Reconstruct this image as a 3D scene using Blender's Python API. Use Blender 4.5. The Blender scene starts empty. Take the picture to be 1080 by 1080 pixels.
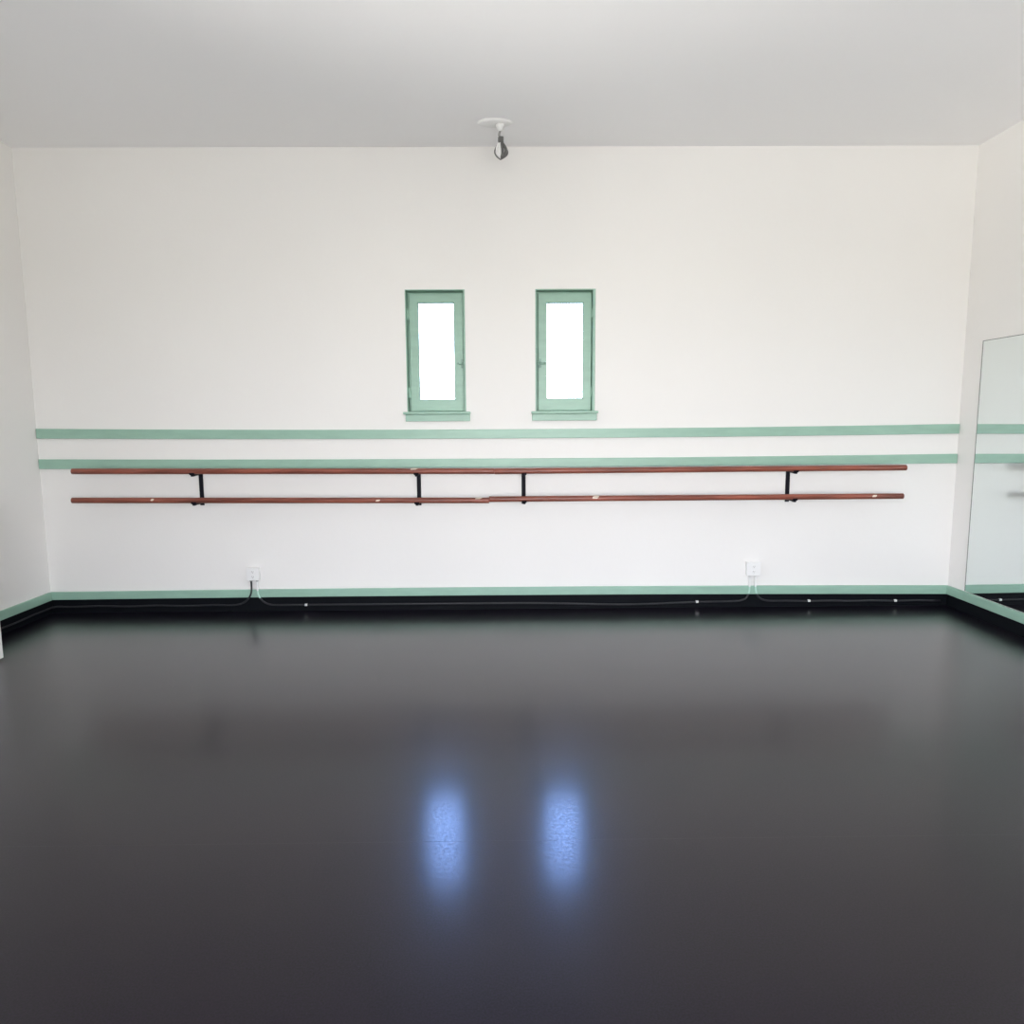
import bpy, bmesh, math, random
from mathutils import Vector, Matrix
random.seed(7)
S = bpy.context.scene
C = S.collection

# ------------------------------------------------------------------ helpers
def new_bm():
    return bmesh.new()

def add_box(bm, x0, x1, y0, y1, z0, z1, mi=0):
    vs = [bm.verts.new(p) for p in ((x0,y0,z0),(x1,y0,z0),(x1,y1,z0),(x0,y1,z0),(x0,y0,z1),(x1,y0,z1),(x1,y1,z1),(x0,y1,z1))]
    fs = []
    for ids in ((3,2,1,0),(4,5,6,7),(0,1,5,4),(1,2,6,5),(2,3,7,6),(3,0,4,7)):
        f = bm.faces.new([vs[i] for i in ids]); f.material_index = mi; fs.append(f)
    return vs, fs

def add_tube(bm, pts, r, n=10, mi=0, closed=False):
    """sweep a circle along a polyline with parallel transport"""
    pts = [Vector(p) for p in pts]
    rs = r if isinstance(r, (list, tuple)) else [r]*len(pts)
    N = len(pts)
    rings = []
    prev = None
    for i, p in enumerate(pts):
        if closed:
            t = (pts[(i+1) % N]-pts[i-1]).normalized()
        else:
            t = (pts[min(i+1, N-1)]-pts[max(i-1, 0)]).normalized()
        if prev is None:
            a = Vector((0,0,1)) if abs(t.z) < .9 else Vector((1,0,0))
            u = (a - t*a.dot(t)).normalized()
        else:
            u = (prev - t*prev.dot(t)).normalized()
        prev = u
        v = t.cross(u)
        rings.append([bm.verts.new(p + (u*math.cos(2*math.pi*k/n) + v*math.sin(2*math.pi*k/n))*rs[i]) for k in range(n)])
    for i in range(N if closed else N-1):
        A, B = rings[i], rings[(i+1) % N]
        for k in range(n):
            f = bm.faces.new((A[k], A[(k+1) % n], B[(k+1) % n], B[k])); f.smooth = True; f.material_index = mi
    if not closed:
        f = bm.faces.new(rings[0][::-1]); f.material_index = mi
        f = bm.faces.new(rings[-1]); f.material_index = mi

def add_lathe(bm, prof, cx, cy, sx=1, sy=1, n=40, mi=0):
    """prof: list of (r, z)"""
    rings = []
    for r, z in prof:
        rings.append([bm.verts.new((cx+sx*r*math.cos(2*math.pi*k/n), cy+sy*r*math.sin(2*math.pi*k/n), z)) for k in range(n)])
    for A, B in zip(rings, rings[1:]):
        for k in range(n):
            f = bm.faces.new((A[k], A[(k+1) % n], B[(k+1) % n], B[k])); f.smooth = True; f.material_index = mi
    bm.faces.new(rings[0][::-1]).material_index = mi
    bm.faces.new(rings[-1]).material_index = mi

def add_ring(bm, outer, inner, y0, y1, mi=0):
    """rectangular frame in the xz plane: outer/inner = (x0,x1,z0,z1)"""
    def loop(r, y):
        return [bm.verts.new(p) for p in ((r[0],y,r[2]),(r[1],y,r[2]),(r[1],y,r[3]),(r[0],y,r[3]))]
    of, inf, ob, ib = loop(outer,y0), loop(inner,y0), loop(outer,y1), loop(inner,y1)
    for k in range(4):
        j = (k+1) % 4
        for ids in ((of[k],of[j],inf[j],inf[k]), (ob[j],ob[k],ib[k],ib[j]), (of[j],of[k],ob[k],ob[j]), (inf[k],inf[j],ib[j],ib[k])):
            bm.faces.new(ids).material_index = mi

def catmull(pts, sub=8):
    P = [Vector(p) for p in pts]
    out = []
    for i in range(len(P)-1):
        p0 = P[max(i-1,0)]; p1 = P[i]; p2 = P[i+1]; p3 = P[min(i+2,len(P)-1)]
        for s in range(sub):
            t = s/sub
            out.append(.5*((2*p1)+(p2-p0)*t+(2*p0-5*p1+4*p2-p3)*t*t+(3*p1-p0-3*p2+p3)*t**3))
    out.append(P[-1])
    return out

def obj(name, bm, mats, parent=None, bevel=0, segs=2, recalc=True):
    if recalc:
        bmesh.ops.recalc_face_normals(bm, faces=bm.faces[:])
    me = bpy.data.meshes.new(name); bm.to_mesh(me); bm.free()
    for m in (mats if isinstance(mats, (list, tuple)) else [mats]):
        me.materials.append(m)
    o = bpy.data.objects.new(name, me); C.objects.link(o)
    if parent is not None:
        o.parent = parent
        # geometry is written in world metres: keep it there
        o.matrix_parent_inverse = Matrix.Translation(-Vector(world_loc(parent)))
    if bevel:
        b = o.modifiers.new('bevel', 'BEVEL'); b.width = bevel; b.segments = segs; b.limit_method = 'ANGLE'; b.angle_limit = math.radians(40)
    return o

def world_loc(o):
    v = Vector(o.location) if o.type == 'EMPTY' else Vector((0,0,0))
    return v

def thing(name, loc, label, cat, group=None, kind=None):
    o = bpy.data.objects.new(name, None); C.objects.link(o)
    o.empty_display_size = .1
    o.location = loc
    return tag(o, label, cat, group, kind)

def tag(o, label, cat, group=None, kind=None):
    o['label'] = label; o['category'] = cat
    if group: o['group'] = group
    if kind: o['kind'] = kind
    return o

# ------------------------------------------------------------------ materials
def mat(name, col, rough=.5, spec=.5, metallic=0, bump=None, var=None, coat=0, coat_rough=.1):
    m = bpy.data.materials.new(name); m.use_nodes = True
    nt = m.node_tree; b = nt.nodes['Principled BSDF']
    b.inputs['Base Color'].default_value = (*col, 1)
    b.inputs['Roughness'].default_value = rough
    b.inputs['Specular IOR Level'].default_value = spec
    b.inputs['Metallic'].default_value = metallic
    b.inputs['Coat Weight'].default_value = coat
    b.inputs['Coat Roughness'].default_value = coat_rough
    tc = nt.nodes.new('ShaderNodeTexCoord')
    if var:      # (scale, amount, stretch)
        sc, am, st = var
        mp = nt.nodes.new('ShaderNodeMapping'); mp.inputs['Scale'].default_value = st
        nt.links.new(tc.outputs['Object'], mp.inputs['Vector'])
        no = nt.nodes.new('ShaderNodeTexNoise'); no.inputs['Scale'].default_value = sc; no.inputs['Detail'].default_value = 5
        nt.links.new(mp.outputs['Vector'], no.inputs['Vector'])
        cr = nt.nodes.new('ShaderNodeValToRGB')
        cr.color_ramp.elements[0].position = .3; cr.color_ramp.elements[1].position = .7
        cr.color_ramp.elements[0].color = (*[c*(1-am) for c in col], 1)
        cr.color_ramp.elements[1].color = (*[min(1, c*(1+am)) for c in col], 1)
        nt.links.new(no.outputs['Fac'], cr.inputs['Fac'])
        nt.links.new(cr.outputs['Color'], b.inputs['Base Color'])
    if bump:     # (scale, strength)
        no = nt.nodes.new('ShaderNodeTexNoise'); no.inputs['Scale'].default_value = bump[0]; no.inputs['Detail'].default_value = 4
        nt.links.new(tc.outputs['Object'], no.inputs['Vector'])
        bu = nt.nodes.new('ShaderNodeBump'); bu.inputs['Strength'].default_value = bump[1]; bu.inputs['Distance'].default_value = .004
        nt.links.new(no.outputs['Fac'], bu.inputs['Height'])
        nt.links.new(bu.outputs['Normal'], b.inputs['Normal'])
    return m

M_wall = mat('white_wall_paint', (.80,.787,.765), .6, .3, bump=(35,.12), var=(.8,.015,(1,1,1)))
M_ceil = mat('white_ceiling_paint', (.92,.915,.92), .75, .2, bump=(30,.1))
M_green = mat('sage_green_paint', (.285,.46,.365), .38, .5, bump=(60,.06), var=(6,.06,(1,1,4)))
M_latch = mat('worn_green_metal', (.20,.34,.27), .4, .5)  # the window green, darkened in place of shadow around the latch
M_black = mat('black_vinyl_base', (.004,.005,.007), .6, .08, bump=(40,.1))
M_wood = mat('reddish_varnished_wood', (.22,.064,.041), .33, .45, var=(9,.4,(.35,4,4)), bump=(80,.05))
M_worn = mat('worn_pale_wood', (.72,.62,.52), .6, .3)
M_iron = mat('black_painted_iron', (.005,.005,.010), .6, .15)
M_white = mat('white_plastic', (.80,.80,.79), .4, .5)
M_slot = mat('socket_slots', (.25,.24,.23), .5, .4)
M_cabinet = mat('white_gloss_paint', (.80,.80,.78), .4, .5)
M_dark = mat('dark_plinth', (.02,.02,.02), .6, .3)
M_cable = mat('dark_cable', (.018,.018,.022), .5, .3)
M_bundle = mat('grey_cable', (.13,.13,.125), .5, .4)
M_cable_w = mat('pale_grey_cable', (.30,.30,.29), .5, .4)

def painted_cable():
    """cable painted over together with what it crosses: white wall, green board, black base"""
    m = mat('painted_over_cable', (.7,.7,.7), .45, .5)
    nt = m.node_tree; b = nt.nodes['Principled BSDF']
    tc = nt.nodes.new('ShaderNodeTexCoord'); sp = nt.nodes.new('ShaderNodeSeparateXYZ')
    nt.links.new(tc.outputs['Object'], sp.inputs[0])
    mr = nt.nodes.new('ShaderNodeMapRange'); mr.inputs['From Min'].default_value = 0; mr.inputs['From Max'].default_value = .3
    nt.links.new(sp.outputs['Z'], mr.inputs['Value'])
    cr = nt.nodes.new('ShaderNodeValToRGB'); cr.color_ramp.interpolation = 'CONSTANT'
    e = cr.color_ramp.elements
    e[0].position = 0; e[0].color = (.014,.014,.018,1)
    e[1].position = .345; e[1].color = (.45,.68,.58,1)
    n = e.new(.53); n.color = (.80,.80,.79,1)
    nt.links.new(mr.outputs[0], cr.inputs[0]); nt.links.new(cr.outputs[0], b.inputs['Base Color'])
    return m
M_pcable = painted_cable()

def glass_mat():
    m = bpy.data.materials.new('window_glass'); m.use_nodes = True
    nt = m.node_tree; nt.nodes.clear()
    out = nt.nodes.new('ShaderNodeOutputMaterial'); mix = nt.nodes.new('ShaderNodeMixShader')
    tr = nt.nodes.new('ShaderNodeBsdfTransparent'); gl = nt.nodes.new('ShaderNodeBsdfGlossy')
    tr.inputs[0].default_value = (.96,.96,.965,1); gl.inputs['Roughness'].default_value = .02
    fr = nt.nodes.new('ShaderNodeFresnel'); fr.inputs[0].default_value = 1.45
    nt.links.new(fr.outputs[0], mix.inputs[0]); nt.links.new(tr.outputs[0], mix.inputs[1]); nt.links.new(gl.outputs[0], mix.inputs[2])
    nt.links.new(mix.outputs[0], out.inputs[0])
    return m
M_glass = glass_mat()

M_mirror = mat('mirror_silvering', (.78,.83,.82), .006, .5, metallic=1)
M_mirror_edge = mat('mirror_glass_edge', (.12,.14,.12), .3, .5)

def floor_mat():
    m = bpy.data.materials.new('black_vinyl_dance_floor'); m.use_nodes = True
    nt = m.node_tree; b = nt.nodes['Principled BSDF']; L = nt.links.new
    tc = nt.nodes.new('ShaderNodeTexCoord')
    # fine speckle
    n1 = nt.nodes.new('ShaderNodeTexNoise'); n1.inputs['Scale'].default_value = 190; n1.inputs['Detail'].default_value = 3
    L(tc.outputs['Object'], n1.inputs['Vector'])
    c1 = nt.nodes.new('ShaderNodeValToRGB')
    c1.color_ramp.elements[0].position = .35; c1.color_ramp.elements[0].color = (.0008,.0004,.0018,1)
    c1.color_ramp.elements[1].position = .68; c1.color_ramp.elements[1].color = (.008,.004,.0125,1)
    L(n1.outputs['Fac'], c1.inputs[0])
    # broad scuffs drawn out along the room's width
    mp = nt.nodes.new('ShaderNodeMapping'); mp.inputs['Scale'].default_value = (.5,2.2,1)
    L(tc.outputs['Object'], mp.inputs['Vector'])
    n2 = nt.nodes.new('ShaderNodeTexNoise'); n2.inputs['Scale'].default_value = 2.2; n2.inputs['Detail'].default_value = 7; n2.inputs['Roughness'].default_value = .65
    L(mp.outputs['Vector'], n2.inputs['Vector'])
    mx = nt.nodes.new('ShaderNodeMixRGB'); mx.blend_type = 'MIX'
    sc = nt.nodes.new('ShaderNodeMapRange'); sc.inputs['From Min'].default_value = .35; sc.inputs['From Max'].default_value = .75
    sc.inputs['To Min'].default_value = 0; sc.inputs['To Max'].default_value = .35
    L(n2.outputs['Fac'], sc.inputs['Value']); L(sc.outputs[0], mx.inputs[0]); L(c1.outputs[0], mx.inputs[1])
    mx.inputs[2].default_value = (.007,.004,.0075,1)
    L(mx.outputs[0], b.inputs['Base Color'])
    b.inputs['Roughness'].default_value = FLOOR_R; b.inputs['Specular IOR Level'].default_value = FLOOR_S
    b.inputs['Coat Weight'].default_value = FLOOR_C; b.inputs['Coat Roughness'].default_value = FLOOR_CR; b.inputs['Coat IOR'].default_value = 1.32
    bu = nt.nodes.new('ShaderNodeBump'); bu.inputs['Strength'].default_value = .05; bu.inputs['Distance'].default_value = .001
    n3 = nt.nodes.new('ShaderNodeTexNoise'); n3.inputs['Scale'].default_value = 75; n3.inputs['Detail'].default_value = 4
    L(tc.outputs['Object'], n3.inputs['Vector'])
    rr = nt.nodes.new('ShaderNodeMapRange'); rr.inputs['From Min'].default_value = .35; rr.inputs['From Max'].default_value = .65
    rr.inputs['To Min'].default_value = FLOOR_CR-.035; rr.inputs['To Max'].default_value = FLOOR_CR+.045
    L(n3.outputs['Fac'], rr.inputs['Value']); L(rr.outputs[0], b.inputs['Coat Roughness'])
    L(bu.outputs['Normal'], b.inputs['Coat Normal'])
    L(n1.outputs['Fac'], bu.inputs['Height']); L(bu.outputs['Normal'], b.inputs['Normal'])
    return m
FLOOR_R, FLOOR_S, FLOOR_C, FLOOR_CR = .36, .13, 1.0, .16
M_floor = floor_mat()
M_seam = mat('floor_seam_filler', (.012,.011,.014), .5, .3)

# ------------------------------------------------------------------ room shell (metres; back wall is y = 0, camera looks along +y)
XL, XR, ZC, YF = -3.393, 3.344, 3.298, -6.7
T = .16

def wall_with_holes(x0, x1, z0, z1, ya, yb, holes):
    """wall slab between y=ya and y=yb (ya<yb) with rectangular through-openings"""
    bm = new_bm()
    xs = sorted({x0, x1, *[h[0] for h in holes], *[h[1] for h in holes]})
    zs = sorted({z0, z1, *[h[2] for h in holes], *[h[3] for h in holes]})
    cache = {}
    def V(x, y, z):
        k = (round(x,5), round(y,5), round(z,5))
        if k not in cache: cache[k] = bm.verts.new((x,y,z))
        return cache[k]
    def solid(i, j):
        if i < 0 or j < 0 or i >= len(xs)-1 or j >= len(zs)-1: return False
        cx, cz = (xs[i]+xs[i+1])/2, (zs[j]+zs[j+1])/2
        return not any(h[0] < cx < h[1] and h[2] < cz < h[3] for h in holes)
    for i in range(len(xs)-1):
        for j in range(len(zs)-1):
            if not solid(i, j): continue
            a, b, c, d = xs[i], xs[i+1], zs[j], zs[j+1]
            for y in (ya, yb):
                bm.faces.new((V(a,y,c), V(b,y,c), V(b,y,d), V(a,y,d)))
            if not solid(i-1,j): bm.faces.new((V(a,ya,c),V(a,ya,d),V(a,yb,d),V(a,yb,c)))
            if not solid(i+1,j): bm.faces.new((V(b,ya,c),V(b,yb,c),V(b,yb,d),V(b,ya,d)))
            if not solid(i,j-1): bm.faces.new((V(a,ya,c),V(a,yb,c),V(b,yb,c),V(b,ya,c)))
            if not solid(i,j+1): bm.faces.new((V(a,ya,d),V(b,ya,d),V(b,yb,d),V(a,yb,d)))
    return bm

def struct(name, bm, m, label, cat, bevel=0):
    return tag(obj(name, bm, m, bevel=bevel), label, cat, kind='structure')

W1 = dict(open=(-.702,-.275,1.470,2.335), inner=(-.696,-.286,1.474,2.328), sash=(-.679,-.289,1.476,2.315), glass=(-.618,-.356,1.558,2.252))
W2 = dict(open=(.229,.661,1.470,2.335), inner=(.235,.642,1.474,2.328), sash=(.253,.638,1.476,2.315), glass=(.312,.581,1.561,2.249))
struct('wall_back', wall_with_holes(XL-T, XR+T, -.1, ZC+.1, 0, T, [W1['open'], W2['open']]), M_wall,
       'white back wall with two small green windows and barres', 'wall')
def swap_xy(bm):
    for v in bm.verts: v.co = Vector((v.co.y, v.co.x, v.co.z))
    return bm
LW = [(-6.1,-4.5,.2,2.5), (-4.2,-2.6,.2,2.5)]      # unseen left-wall windows, added to light the right wall and ceiling: y0, y1, z0, z1
RW = [(-6.1,-4.5,.2,2.5), (-4.2,-2.6,.2,2.5)]  # unseen right-wall windows, added to brighten the left wall
struct('wall_left', swap_xy(wall_with_holes(YF-T, 0, -.1, ZC+.1, XL-T, XL, LW)), M_wall, 'plain white side wall at the left edge', 'wall')
struct('wall_right', swap_xy(wall_with_holes(YF-T, 0, -.1, ZC+.1, XR, XR+T, RW)), M_wall, 'white side wall at the right carrying the mirror', 'wall')
FW = FRONT_WINDOWS = [(-1.15,.25,.2,2.5), (.55,1.95,.2,2.5)]
struct('wall_front', wall_with_holes(XL, XR, -.1, ZC+.1, YF-T, YF, FW), M_wall, 'white wall with large windows behind the viewer', 'wall')
bm = new_bm(); add_box(bm, XL, XR, YF, 0, -.1, 0)
fl = struct('floor', bm, M_floor, 'dark glossy vinyl dance floor with two bluish window reflections', 'floor')
bm = new_bm()
for y in (-3.03,):
    add_box(bm, XL+.02, XR-.02, y-.0004, y+.0004, -.002, .0001)
obj('floor_seam', bm, M_seam, fl)
bm = new_bm(); add_box(bm, XL, XR, YF, 0, ZC, ZC+.1)
struct('ceiling', bm, M_ceil, 'plain white painted ceiling', 'ceiling')

# ------------------------------------------------------------------ wooden trim rails and baseboards
def strip_x(stations, y0, y1, mi=0, bm=None):
    """horizontal board along x; stations (x, z0, z1)"""
    bm = bm or new_bm()
    rings = [[bm.verts.new((x,y0,z0)), bm.verts.new((x,y1,z0)), bm.verts.new((x,y1,z1)), bm.verts.new((x,y0,z1))] for x, z0, z1 in stations]
    for A, B in zip(rings, rings[1:]):
        for k in range(4):
            bm.faces.new((A[k], A[(k+1)%4], B[(k+1)%4], B[k])).material_index = mi
    bm.faces.new(rings[0]); bm.faces.new(rings[-1][::-1])
    return bm

def bow(l, c, r, n=25):
    """stations bowed through three heights (left, centre, right) for z0 and z1"""
    out = []
    for i in range(n):
        t = i/(n-1); x = XL+.004+(XR-XL-.008)*t
        q = lambda a, b, d: a*(1-t)*(1-2*t) + b*4*t*(1-t) + d*t*(2*t-1)
        out.append((x, q(l[0],c[0],r[0]), q(l[1],c[1],r[1])))
    return out
struct('trim_1', strip_x(bow((1.296,1.367),(1.276,1.342),(1.290,1.361)), -.016, 0), M_green,
       'upper sage green wooden rail across the back wall', 'trim', bevel=.003)
struct('trim_2', strip_x(bow((1.075,1.146),(1.064,1.129),(1.073,1.142)), -.016, 0), M_green,
       'lower sage green wooden rail just above the barres', 'trim', bevel=.003)

bb = struct('baseboard_back', strip_x(bow((.099,.158),(.107,.168),(.087,.153)), -.020, 0), M_green,
            'sage green baseboard with black base along the back wall', 'baseboard', bevel=.004)
obj('black_base', strip_x([(x, 0, z0) for x, z0, z1 in bow((.099,.158),(.107,.168),(.087,.153))], -.014, 0), M_black, bb)['label'] = 'black vinyl base below the green board'
def side_base(name, xw, s, z0, z1, label):
    bm = new_bm(); a, b = sorted((xw, xw+s*.020)); add_box(bm, a, b, YF+.01, -.021, z0, z1)
    o = struct(name, bm, M_green, label, 'baseboard', bevel=.004)
    bm = new_bm(); a, b = sorted((xw, xw+s*.014)); add_box(bm, a, b, YF+.01, -.015, 0, z0)
    obj('black_base', bm, M_black, o)['label'] = 'black vinyl base below the green board'
side_base('baseboard_left', XL, 1, .097, .159, 'sage green baseboard with black base on the left wall')
side_base('baseboard_right', XR, -1, .087, .153, 'sage green baseboard with black base under the mirror')

# ------------------------------------------------------------------ the two casement windows of the back wall
def make_window(name, W, ledge, apron, hinge_side, label):
    ox0, ox1, oz0, oz1 = W['open']
    r = thing(name, ((ox0+ox1)/2, 0, oz0), label, 'window', kind='structure')
    bm = new_bm()
    t = .012
    add_ring(bm, (ox0,ox1,oz0,oz1), W['inner'], -.003, .15)
    # stop the sash closes against
    add_ring(bm, (ox0+t*.5,ox1-t*.5,oz0+.002,oz1-t*.5), (ox0+.034,ox1-.034,oz0+.03,oz1-.034), .095, .142)
    obj('frame', bm, M_green, r, bevel=.002)
    bm = new_bm()
    sx0, sx1, sz0, sz1 = W['sash']; gx0, gx1, gz0, gz1 = W['glass']
    add_ring(bm, W['sash'], W['glass'], .050, .092)
    # glazing bead, one step down from the sash face
    add_ring(bm, (gx0-.001,gx1+.001,gz0-.001,gz1+.001), (gx0+.005,gx1-.005,gz0+.005,gz1-.005), .062, .074)
    sash = obj('sash', bm, M_green, r, bevel=.003)
    bm = new_bm(); add_box(bm, gx0-.004, gx1+.004, .074, .078, gz0-.004, gz1+.004)
    obj('glass_pane', bm, M_glass, r)['label'] = 'bright clear glass'
    bm = new_bm(); add_box(bm, ledge[0], ledge[1], -.045, .05, 1.453, 1.471)
    obj('sill', bm, M_green, r, bevel=.005)
    bm = new_bm(); add_box(bm, apron[0], apron[1], -.020, 0, 1.403, 1.453)
    obj('apron', bm, M_green, r, bevel=.003)
    # hinges on one stile, fastener on the other
    hx = ox0+.017 if hinge_side < 0 else ox1-.017
    for z in (1.61, 2.17):
        hx = W['inner'][0]+.005 if hinge_side < 0 else W['inner'][1]-.001
        bm = new_bm(); add_tube(bm, [(hx,.044,z-.04),(hx,.044,z-.015),(hx,.044,z+.015),(hx,.044,z+.04)], .007, 10)
        add_box(bm, hx-.012, hx+.012, .045, .051, z-.036, z+.036)
        obj('hinge', bm, M_green, r)
    lx = sx1-.012 if hinge_side < 0 else sx0+.012
    s = -1 if hinge_side < 0 else 1
    bm = new_bm()
    add_box(bm, lx-.010, lx+.010, .040, .051, 1.785, 1.850)          # fastener plate
    add_tube(bm, [(lx,.045,1.818),(lx,.030,1.818),(lx,.018,1.818)], [.008,.007,.009], 12)
    add_tube(bm, catmull([(lx-s*.018,.022,1.822),(lx,.018,1.818),(lx+s*.016,.017,1.812),(lx+s*.030,.017,1.818)], 5), .006, 10)
    add_tube(bm, [(lx+s*.024,.017,1.818),(lx+s*.031,.016,1.818),(lx+s*.037,.016,1.818)], [.005,.0095,.005], 12)
    add_box(bm, lx-s*.016-.006, lx-s*.016+.006, .020, .052, 1.802, 1.835)   # keeper on the frame
    obj('latch', bm, M_latch, r, bevel=.0015)['label'] = 'darker painted metal latch'
    bm = new_bm(); kx = (ox1-.012 if hinge_side < 0 else ox0+.012)
    add_box(bm, kx-.005, kx+.005, .02, .05, 1.885, 1.925); obj('catch_plate', bm, M_latch, r, bevel=.001)
    return r
make_window('window_1', W1, (-.729,-.243), (-.714,-.247), -1, 'green framed casement window nearer the left wall, latch on its right')
make_window('window_2', W2, (.198,.683), (.204,.675), 1, 'green framed casement window nearer the mirror, latch on its left')

# windows behind the viewer, and unseen side windows added to light the room
def big_window(n, h, yin, side, loc, label):
    r = thing('window_%d' % n, loc, label, 'window', kind='structure')
    bm = new_bm(); add_ring(bm, h, (h[0]+.05,h[1]-.05,h[2]+.05,h[3]-.05), yin-.1, yin-.04)
    cx = (h[0]+h[1])/2
    add_box(bm, cx-.02, cx+.02, yin-.09, yin-.05, h[2]+.05, h[3]-.05)
    if side: swap_xy(bm)
    obj('frame', bm, M_green, r)
    bm = new_bm(); add_box(bm, h[0]+.048, h[1]-.048, yin-.073, yin-.069, h[2]+.048, h[3]-.048)
    if side: swap_xy(bm)
    obj('glass_pane', bm, M_glass, r)
for i, h in enumerate(FW):
    big_window(i+3, h, YF, False, ((h[0]+h[1])/2, YF, h[2]), ['large window behind the viewer nearer the left wall','large window behind the viewer nearer the mirror wall'][i])
for i, h in enumerate(LW):
    big_window(i+5, h, XL, True, (XL, (h[0]+h[1])/2, h[2]), ['large side window in the left wall behind the viewer','large side window in the left wall beside the viewer'][i])

for i, h in enumerate(RW):
    big_window(i+7, h, XR+.14, True, (XR, (h[0]+h[1])/2, h[2]), ['large side window in the right wall behind the viewer','large side window in the right wall beside the viewer'][i])

# ------------------------------------------------------------------ ballet barres
YB, RB = -.14, .0205
def make_barre(label, rods, brackets):
    xs = [p for rd in rods for p in (rd[0][0], rd[1][0])]
    r = thing('ballet_barre', ((min(xs)+max(xs))/2, 0, .8), label, 'barre', 'double wooden ballet barres on the back wall')
    for (xa, za), (xb, zb), marks in rods:
        bm = new_bm()
        A, B = Vector((xa,YB,za)), Vector((xb,YB,zb)); d = (B-A).normalized()
        ts = [(0,.88),(.0015,.97),(.004,1)] + [(t,1) for t in [ (B-A).length*k/24 for k in range(1,24)]] + [((B-A).length-.004,1),((B-A).length-.0015,.97),((B-A).length,.88)]
        add_tube(bm, [A+d*t for t,_ in ts], [RB*q for _,q in ts], 24)
        for mx, w, a0, a1 in marks:       # worn or taped spots on the varnish: thin curved patches (angle 0 = towards room, 90 = up)
            zz = za+(zb-za)*(mx-xa)/(xb-xa)
            n = 7
            rows = []
            for e, ww in ((0,1.0),(1,.7)):
                rows.append([])
            grid = []
            for k in range(n):
                an = math.radians(a0+(a1-a0)*k/(n-1))
                ww = w*(.55+.45*math.sin(math.pi*(k+.6)/(n+.2)))
                sh = .3*w*(k/(n-1)-.5)
                grid.append([bm.verts.new((mx+sh+sx*ww/2, YB-math.cos(an)*(RB+.0008), zz+math.sin(an)*(RB+.0008))) for sx in (-1,1)])
            for k in range(n-1):
                bm.faces.new((grid[k][0],grid[k][1],grid[k+1][1],grid[k+1][0])).material_index = 1
        obj('rod', bm, [M_wood, M_worn], r, recalc=False)
    for x, zu, zl in brackets:            # zu, zl: centre heights of the rods at this bracket
        bm = new_bm()
        add_box(bm, x-.015, x+.015, -.009, 0, zl-RB-.030, zu-RB+.012)      # flat upright on the wall
        br = obj('mounting_bracket', bm, M_iron, r, bevel=.002)
        for z in (zu, zl):
            bm = new_bm()
            # arm: flat bar, deeper at the wall end of the saddle
            zb_ = z-RB
            v = []
            for y, t0, t1 in ((-.009,-.014,-.001),(-.10,-.014,-.001),(YB-.012,-.017,-.003),(YB-.016,-.012,-.003)):
                v.append([bm.verts.new((x-.009,y,zb_+t0)),bm.verts.new((x+.009,y,zb_+t0)),bm.verts.new((x+.009,y,zb_+t1)),bm.verts.new((x-.009,y,zb_+t1))])
            for P, Q in zip(v, v[1:]):
                for k in range(4): bm.faces.new((P[k],P[(k+1)%4],Q[(k+1)%4],Q[k]))
            bm.faces.new(v[0]); bm.faces.new(v[-1][::-1])
            obj('arm', bm, M_iron, br, bevel=.0015)
            bm = new_bm()                  # saddle: curved cup the rod sits in
            n = 10; ri, ro = RB+.0006, RB+.0075
            g = []
            for k in range(n+1):
                an = math.radians(-150+120*k/n)
                g.append([(math.cos(an), math.sin(an))])
            for k in range(n+1):
                c, s_ = g[k][0]
                g[k] = [bm.verts.new((x+sx*.017, YB+c*rr, z+s_*rr)) for sx, rr in ((-1,ri),(1,ri),(1,ro),(-1,ro))]
            for k in range(n):
                for q in range(4): bm.faces.new((g[k][q],g[k][(q+1)%4],g[k+1][(q+1)%4],g[k+1][q]))
            bm.faces.new(g[0]); bm.faces.new(g[-1][::-1])
            add_lathe(bm, [(.006,z-ro-.007),(.011,z-ro-.005),(.012,z-ro+.004)], x, YB, n=16)    # screw boss
            obj('saddle', bm, M_iron, br)
    return r
def lerp(a, b, x): return a[1]+(b[1]-a[1])*(x-a[0])/(b[0]-a[0])
LU = ((-3.077,1.065),(-.0738,1.0455)); LL = ((-3.093,.857),(-.1125,.8355))
RU = ((-.0732,1.0445),(2.893,1.0515)); RL = ((-.1119,.8445),(2.883,.8455))
make_barre('left half of the double wooden barre, nearer the left wall',
           [(*LU, [(-.644,.05,35,95)]), (*LL, [(-2.514,.022,-5,40),(-.908,.03,-15,20),(-.186,.05,35,80)])],
           [(-2.224, lerp(*LU,-2.224), lerp(*LL,-2.224)), (-.630, lerp(*LU,-.630), lerp(*LL,-.630))])
make_barre('right half of the double wooden barre, nearer the mirror',
           [(*RU, []), (*RL, [(.654,.045,0,70),(2.666,.032,-10,35)])],
           [(.140, lerp(*RU,.140), lerp(*RL,.140)), (2.093, lerp(*RU,2.093), lerp(*RL,2.093))])

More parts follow.
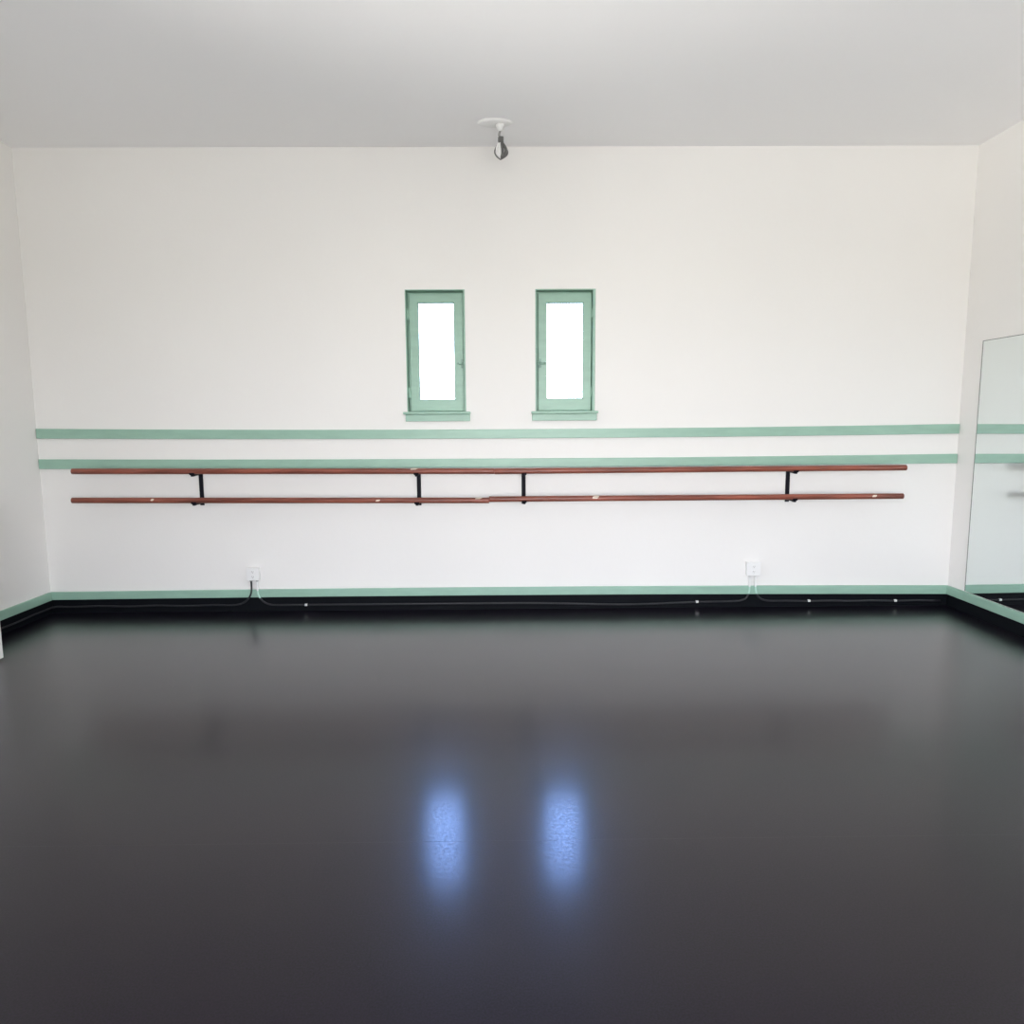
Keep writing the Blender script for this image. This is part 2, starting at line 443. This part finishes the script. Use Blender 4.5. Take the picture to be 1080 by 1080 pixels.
# ------------------------------------------------------------------ power outlets and their cables
def make_outlet(cx, z0, z1, w, label, faint):
    r = thing('power_outlet', (cx, 0, z0), label, 'outlet', 'white surface outlets on the back wall')
    bm = new_bm(); add_box(bm, cx-w/2, cx+w/2, -.038, 0, z0, z1)
    obj('box', bm, M_white, r, bevel=.004)
    bm = new_bm(); add_box(bm, cx-w/2-.002, cx+w/2+.002, -.043, -.038, z0-.002, z1+.002)
    pl = obj('cover_plate', bm, M_white, r, bevel=.002)
    zc = (z0+z1)/2
    for dz in (.019, -.019):
        bm = new_bm()
        n = 20
        prof = [(.0005,0),(.0145,0),(.0145,.003),(.0005,.003)]
        vs = [[bm.verts.new((cx+math.cos(2*math.pi*k/n)*.0145, y, zc+dz+max(-.012,min(.012,math.sin(2*math.pi*k/n)*.0145)))) for k in range(n)] for y in (-.0465,-.043)]
        for k in range(n): bm.faces.new((vs[0][k],vs[0][(k+1)%n],vs[1][(k+1)%n],vs[1][k]))
        bm.faces.new(vs[0])
        for sx in (-.0055, .0055):
            add_box(bm, cx+sx-.0012, cx+sx+.0012, -.0469, -.046, zc+dz-.002, zc+dz+.007, 1)
        add_tube(bm, [(cx,-.046,zc+dz-.007),(cx,-.0469,zc+dz-.007)], .0026, 8, 1)
        obj('socket', bm, [M_white, M_slot], pl)
    for sx in (-.022, .022):
        bm = new_bm(); add_tube(bm, [(cx+sx,-.020,z0+.001),(cx+sx,-.020,z0-.006),(cx+sx,-.020,z0-.012)], [.011,.011,.009], 12)
        obj('cable_gland', bm, M_white if faint else M_cable_w, r)
    return r
make_outlet(-1.868, .241, .332, .090, 'white surface outlet under the left barre, dark cable hanging from it', False)
make_outlet(1.853, .246, .346, .100, 'white surface outlet under the right barre with white cables', True)

def make_cable(path, r, m, label, clips=(), zc=.048):
    pts = path
    bm = new_bm(); add_tube(bm, pts, r, 10)
    o = tag(obj('power_cable', bm, m), label, 'cable', 'cables along the black base')
    for x, z in clips:
        bm = new_bm(); add_box(bm, x-.010, x+.010, -.031, -.014, z-.008, z+.008)
        obj('cable_clip', bm, M_white, o, bevel=.003)['label'] = 'small white clip'
    return o
YC = -.0215
xr = [(-1.890,-.020,.235),(-1.890,-.022,.19),(-1.892,-.027,.15),(-1.900,-.027,.125),(-1.918,-.025,.098),(-1.955,-.022,.068),(-2.005,YC,.053),(-2.07,YC,.050)]
a = catmull(xr, 6) + [Vector((-2.07-(3.30-2.07)*k/14, YC, .050+.003*math.sin(k*1.3))) for k in range(1,15)]
a += catmull([(-3.30,YC,.050),(-3.345,YC-.004,.049),(-3.368,-.045,.047),(-3.3715,-.10,.046)], 5)[1:] + [Vector((-3.3715,-.10-.07*k,.046+.002*math.sin(k))) for k in range(1,14)]
make_cable(a, .0062, M_cable, 'dark cable running left from the outlet under the left barre')
p1 = [(-1.846,-.020,.235),(-1.846,-.022,.19),(-1.844,-.027,.15),(-1.838,-.027,.122),(-1.818,-.025,.088),(-1.785,-.022,.062),(-1.74,YC,.050),(-1.68,YC,.048)]
p2 = [(1.76,YC,.050),(1.80,-.022,.064),(1.820,-.025,.090),(1.829,-.027,.125),(1.831,-.027,.15),(1.831,-.022,.19),(1.831,-.020,.24)]
def mid(t):   # slack run, drooping towards the floor between x=.2 and x=1
    z = .048-.018*math.exp(-((t-.9)/.45)**2)
    return z
b = catmull(p1, 6) + [Vector((-1.68+(1.70+1.68)*k/40, YC, mid(-1.68+(1.70+1.68)*k/40))) for k in range(1,41)] + catmull(p2, 6)
make_cable(b, .0068, M_pcable, 'long cable clipped along the back wall between the two outlets', [(-1.49,.048),(1.44,.046)])
p3 = [(1.875,-.020,.24),(1.875,-.022,.19),(1.876,-.027,.15),(1.880,-.027,.125),(1.892,-.025,.092),(1.920,-.022,.064),(1.97,YC,.050),(2.03,YC,.047)]
c = catmull(p3, 6) + [Vector((2.03+(3.28-2.03)*k/14, YC, .046+.002*math.sin(k*1.7)-.006*k/14)) for k in range(1,15)]
make_cable(c, .0068, M_pcable, 'cable running right from the outlet under the right barre towards the mirror corner', [(2.285,.046),(2.939,.041)])

# ------------------------------------------------------------------ wall mirror
bm = new_bm()
my0, my1, mz0, mz1 = -2.1, -.213, .157, 1.932
xf = XR-.007
_, fs = add_box(bm, xf, XR-.0005, my0, my1, mz0, mz1, 1)
for f in fs:
    if all(abs(v.co.x-xf) < 1e-5 for v in f.verts): f.material_index = 0
mr = thing('wall_mirror', (XR, (my0+my1)/2, mz0), 'large frameless mirror on the right wall resting on the baseboard', 'mirror')
obj('mirror_glass', bm, [M_mirror, M_mirror_edge], mr)
bm = new_bm()
add_box(bm, xf-.002, XR-.0005, my0, my1+.002, mz1, mz1+.0035)
add_box(bm, xf-.002, XR-.0005, my1, my1+.0025, mz0, mz1+.0035)
obj('edge_trim', bm, M_mirror_edge, mr)['label'] = 'thin dark edge'

# ------------------------------------------------------------------ ceiling plate with a hanging bundle of cable
px, py = -.045, -.425
r = thing('ceiling_plate', (px, py, ZC), 'white oval ceiling plate with a looped grey cable hanging from it', 'ceiling fitting')
bm = new_bm()
add_lathe(bm, [(.100,ZC),(.112,ZC-.006),(.112,ZC-.012),(.100,ZC-.018),(.03,ZC-.022)], px, py, 1, .56, 48)
obj('plate', bm, M_white, r)
hx, hz = -.015, 3.205
bm = new_bm()
add_lathe(bm, [(.030,ZC-.018),(.026,ZC-.034),(.018,ZC-.052),(.010,ZC-.060)], hx+.004, py, n=24)
obj('cord_cup', bm, M_white, r)
bm = new_bm()
add_tube(bm, catmull([(hx+.002,py,ZC-.058),(hx-.004,py,ZC-.078),(hx-.002,py,hz)], 6), .007, 10)
obj('cord', bm, M_cable_w, r)
def loop(bm, wl, wr, h, rad, ang, x0=0, zt=0):
    """hanging teardrop loop: narrow at the knot, widest low down, running to a point at the bottom"""
    pts = []
    n = 15
    for side, w in ((1, wr), (-1, -wl)):
        for k in range(n):
            s_ = (k if side > 0 else n-k)/n
            x = .80*w*math.sin(math.pi*s_**1.75)
            pts.append((hx+x0+x*math.cos(ang), py+x*math.sin(ang), hz+zt-h*s_))
    add_tube(bm, pts, rad, 8, closed=True)
bm = new_bm()
loop(bm, .046, .052, .138, .0045, .05, .004)
loop(bm, -.012, .056, .135, .0058, .25, .006)
loop(bm, -.018, .050, .128, .0058, -.30, .006)
loop(bm, -.022, .040, .122, .0058, .1, .005)
obj('cable_bundle', bm, M_bundle, r)['label'] = 'looped grey cable'
bm = new_bm()
loop(bm, .030, -.006, .120, .0055, .2, .002)
obj('pale_cable_loop', bm, M_white, r)['label'] = 'paler strand of the bundle'
bm = new_bm()
for k in range(4):
    z = hz-.006-.0085*k
    add_tube(bm, [(hx+.007+.014*math.cos(2*math.pi*q/14), py+.012*math.sin(2*math.pi*q/14), z+.002*math.cos(2*math.pi*q/14)) for q in range(14)], .0052, 8, closed=True)
obj('cable_wrap', bm, M_bundle, r)

# ------------------------------------------------------------------ white cabinet that just enters the frame at the left
cb = thing('cabinet', ((XL-3.030)/2, -1.5, 0), 'white cabinet corner at the left edge of the floor', 'cabinet')
bm = new_bm(); add_box(bm, XL+.022, -3.011, -2.2, -1.085, .012, .92)
obj('body', bm, M_cabinet, cb, bevel=.004)
bm = new_bm(); add_box(bm, XL+.03, -3.05, -2.18, -1.11, 0, .012)
obj('plinth', bm, M_dark, cb)
# ------------------------------------------------------------------ sky and daylight
def ramp(nt, stops):
    cr = nt.nodes.new('ShaderNodeValToRGB'); e = cr.color_ramp.elements
    e[0].position, e[0].color = stops[0][0], (*stops[0][1],1)
    e[1].position, e[1].color = stops[-1][0], (*stops[-1][1],1)
    for p, c_ in stops[1:-1]:
        n = e.new(p); n.color = (*c_,1)
    return cr
w = bpy.data.worlds.new('daylight'); S.world = w; w.use_nodes = True
nt = w.node_tree; nt.nodes.clear(); L = nt.links.new
out = nt.nodes.new('ShaderNodeOutputWorld'); bg = nt.nodes.new('ShaderNodeBackground')
tc = nt.nodes.new('ShaderNodeTexCoord'); sp = nt.nodes.new('ShaderNodeSeparateXYZ'); L(tc.outputs['Generated'], sp.inputs[0])
mz = nt.nodes.new('ShaderNodeMapRange'); mz.inputs['From Min'].default_value = -1; L(sp.outputs['Z'], mz.inputs['Value'])
SOUTH, WEST, EAST = (.70,.60,.52), (.33,.90,.20), (.17,.43,.10)
# clear blue sky on the back-window side (values are divided by 20, strength below)
north = ramp(nt, [(0,(.03,.03,.028)), (.49,(.05,.05,.048)), (.505,(.20,.21,.22)), (.57,(.20,.24,.30)), (.70,(.23,.385,.80)), (1,(.15,.28,.75))])
# hazy sky behind the viewer, over unseen ground brightened to light the room
def hazy(k, g, n):      # k sky, g deep ground, n ground near the horizon
    return ramp(nt, [(0,(g,g*.98,g*.95)), (.36,(g*.6,g*.585,g*.56)), (.42,(n,n*.97,n*.90)), (.49,(n,n*.97,n*.90)), (.51,(k,k*1.01,k*1.06)), (.62,(k*.92,k*.945,k*1.03)), (1,(k*.3,k*.37,k*.52))])
south = hazy(*SOUTH)
# unseen glowing ground added left and right to lift the ceiling and walls
west = hazy(*WEST)
east = hazy(*EAST)
for q in (north, south, west, east): L(mz.outputs[0], q.inputs[0])
my = nt.nodes.new('ShaderNodeMapRange'); my.inputs['From Min'].default_value = .3; my.inputs['From Max'].default_value = .6; L(sp.outputs['Y'], my.inputs['Value'])
mx = nt.nodes.new('ShaderNodeMixRGB'); L(my.outputs[0], mx.inputs[0]); L(south.outputs[0], mx.inputs[1]); L(north.outputs[0], mx.inputs[2])
mw = nt.nodes.new('ShaderNodeMapRange'); mw.inputs['From Min'].default_value = -.3; mw.inputs['From Max'].default_value = -.7; L(sp.outputs['X'], mw.inputs['Value'])
mm = nt.nodes.new('ShaderNodeMixRGB'); L(mw.outputs[0], mm.inputs[0]); L(south.outputs[0], mm.inputs[1]); L(west.outputs[0], mm.inputs[2]); 
me_ = nt.nodes.new('ShaderNodeMapRange'); me_.inputs['From Min'].default_value = .3; me_.inputs['From Max'].default_value = .7; L(sp.outputs['X'], me_.inputs['Value'])
mn = nt.nodes.new('ShaderNodeMixRGB'); L(me_.outputs[0], mn.inputs[0]); L(mm.outputs[0], mn.inputs[1]); L(east.outputs[0], mn.inputs[2]); L(mn.outputs[0], mx.inputs[1])
L(mx.outputs[0], bg.inputs['Color']); bg.inputs['Strength'].default_value = 40
L(bg.outputs[0], out.inputs[0])

def portal(name, cx, y, z0, z1, wdt, rz):
    l = bpy.data.lights.new(name, 'AREA'); l.shape = 'RECTANGLE'; l.size = wdt; l.size_y = z1-z0; l.cycles.is_portal = True
    o = bpy.data.objects.new(name, l); C.objects.link(o); o.location = (cx, y, (z0+z1)/2); o.rotation_euler = (math.radians(90), 0, rz)
for h in FW:
    portal('window_daylight', (h[0]+h[1])/2, YF-.12, h[2], h[3], h[1]-h[0], 0)
for h in RW:
    portal('window_daylight', XR+.12, (h[0]+h[1])/2, h[2], h[3], h[1]-h[0], math.pi/2)
for h in LW:
    portal('window_daylight', XL-.12, (h[0]+h[1])/2, h[2], h[3], h[1]-h[0], -math.pi/2)
for W in (W1, W2):
    g = W['glass']; portal('window_daylight', (g[0]+g[1])/2, .12, g[2], g[3], g[1]-g[0], math.pi)

# ------------------------------------------------------------------ camera
cd = bpy.data.cameras.new('camera'); co = bpy.data.objects.new('camera', cd); C.objects.link(co)
cd.sensor_fit = 'HORIZONTAL'; cd.sensor_width = 36; cd.lens = 760.02/1080*36; cd.clip_start = .05
yaw, pitch, roll = .0101, .1253, -.0061
F = Vector((math.sin(yaw)*math.cos(pitch), math.cos(yaw)*math.cos(pitch), -math.sin(pitch)))
R0 = Vector((math.cos(yaw), -math.sin(yaw), 0)); U0 = R0.cross(F)
R = R0*math.cos(roll)+U0*math.sin(roll); U = -R0*math.sin(roll)+U0*math.cos(roll)
co.matrix_world = Matrix(((R.x,U.x,-F.x,0),(R.y,U.y,-F.y,-5.2974),(R.z,U.z,-F.z,1.4),(0,0,0,1)))
S.camera = co

# ------------------------------------------------------------------ colour management
S.view_settings.view_transform = 'Standard'; S.view_settings.look = 'None'
S.view_settings.gamma = 1; S.view_settings.use_curve_mapping = False
S.view_settings.exposure = -.35
S.cycles.max_bounces = 16; S.cycles.diffuse_bounces = 8; S.cycles.glossy_bounces = 6; S.cycles.transparent_max_bounces = 12
S.cycles.use_denoising = True
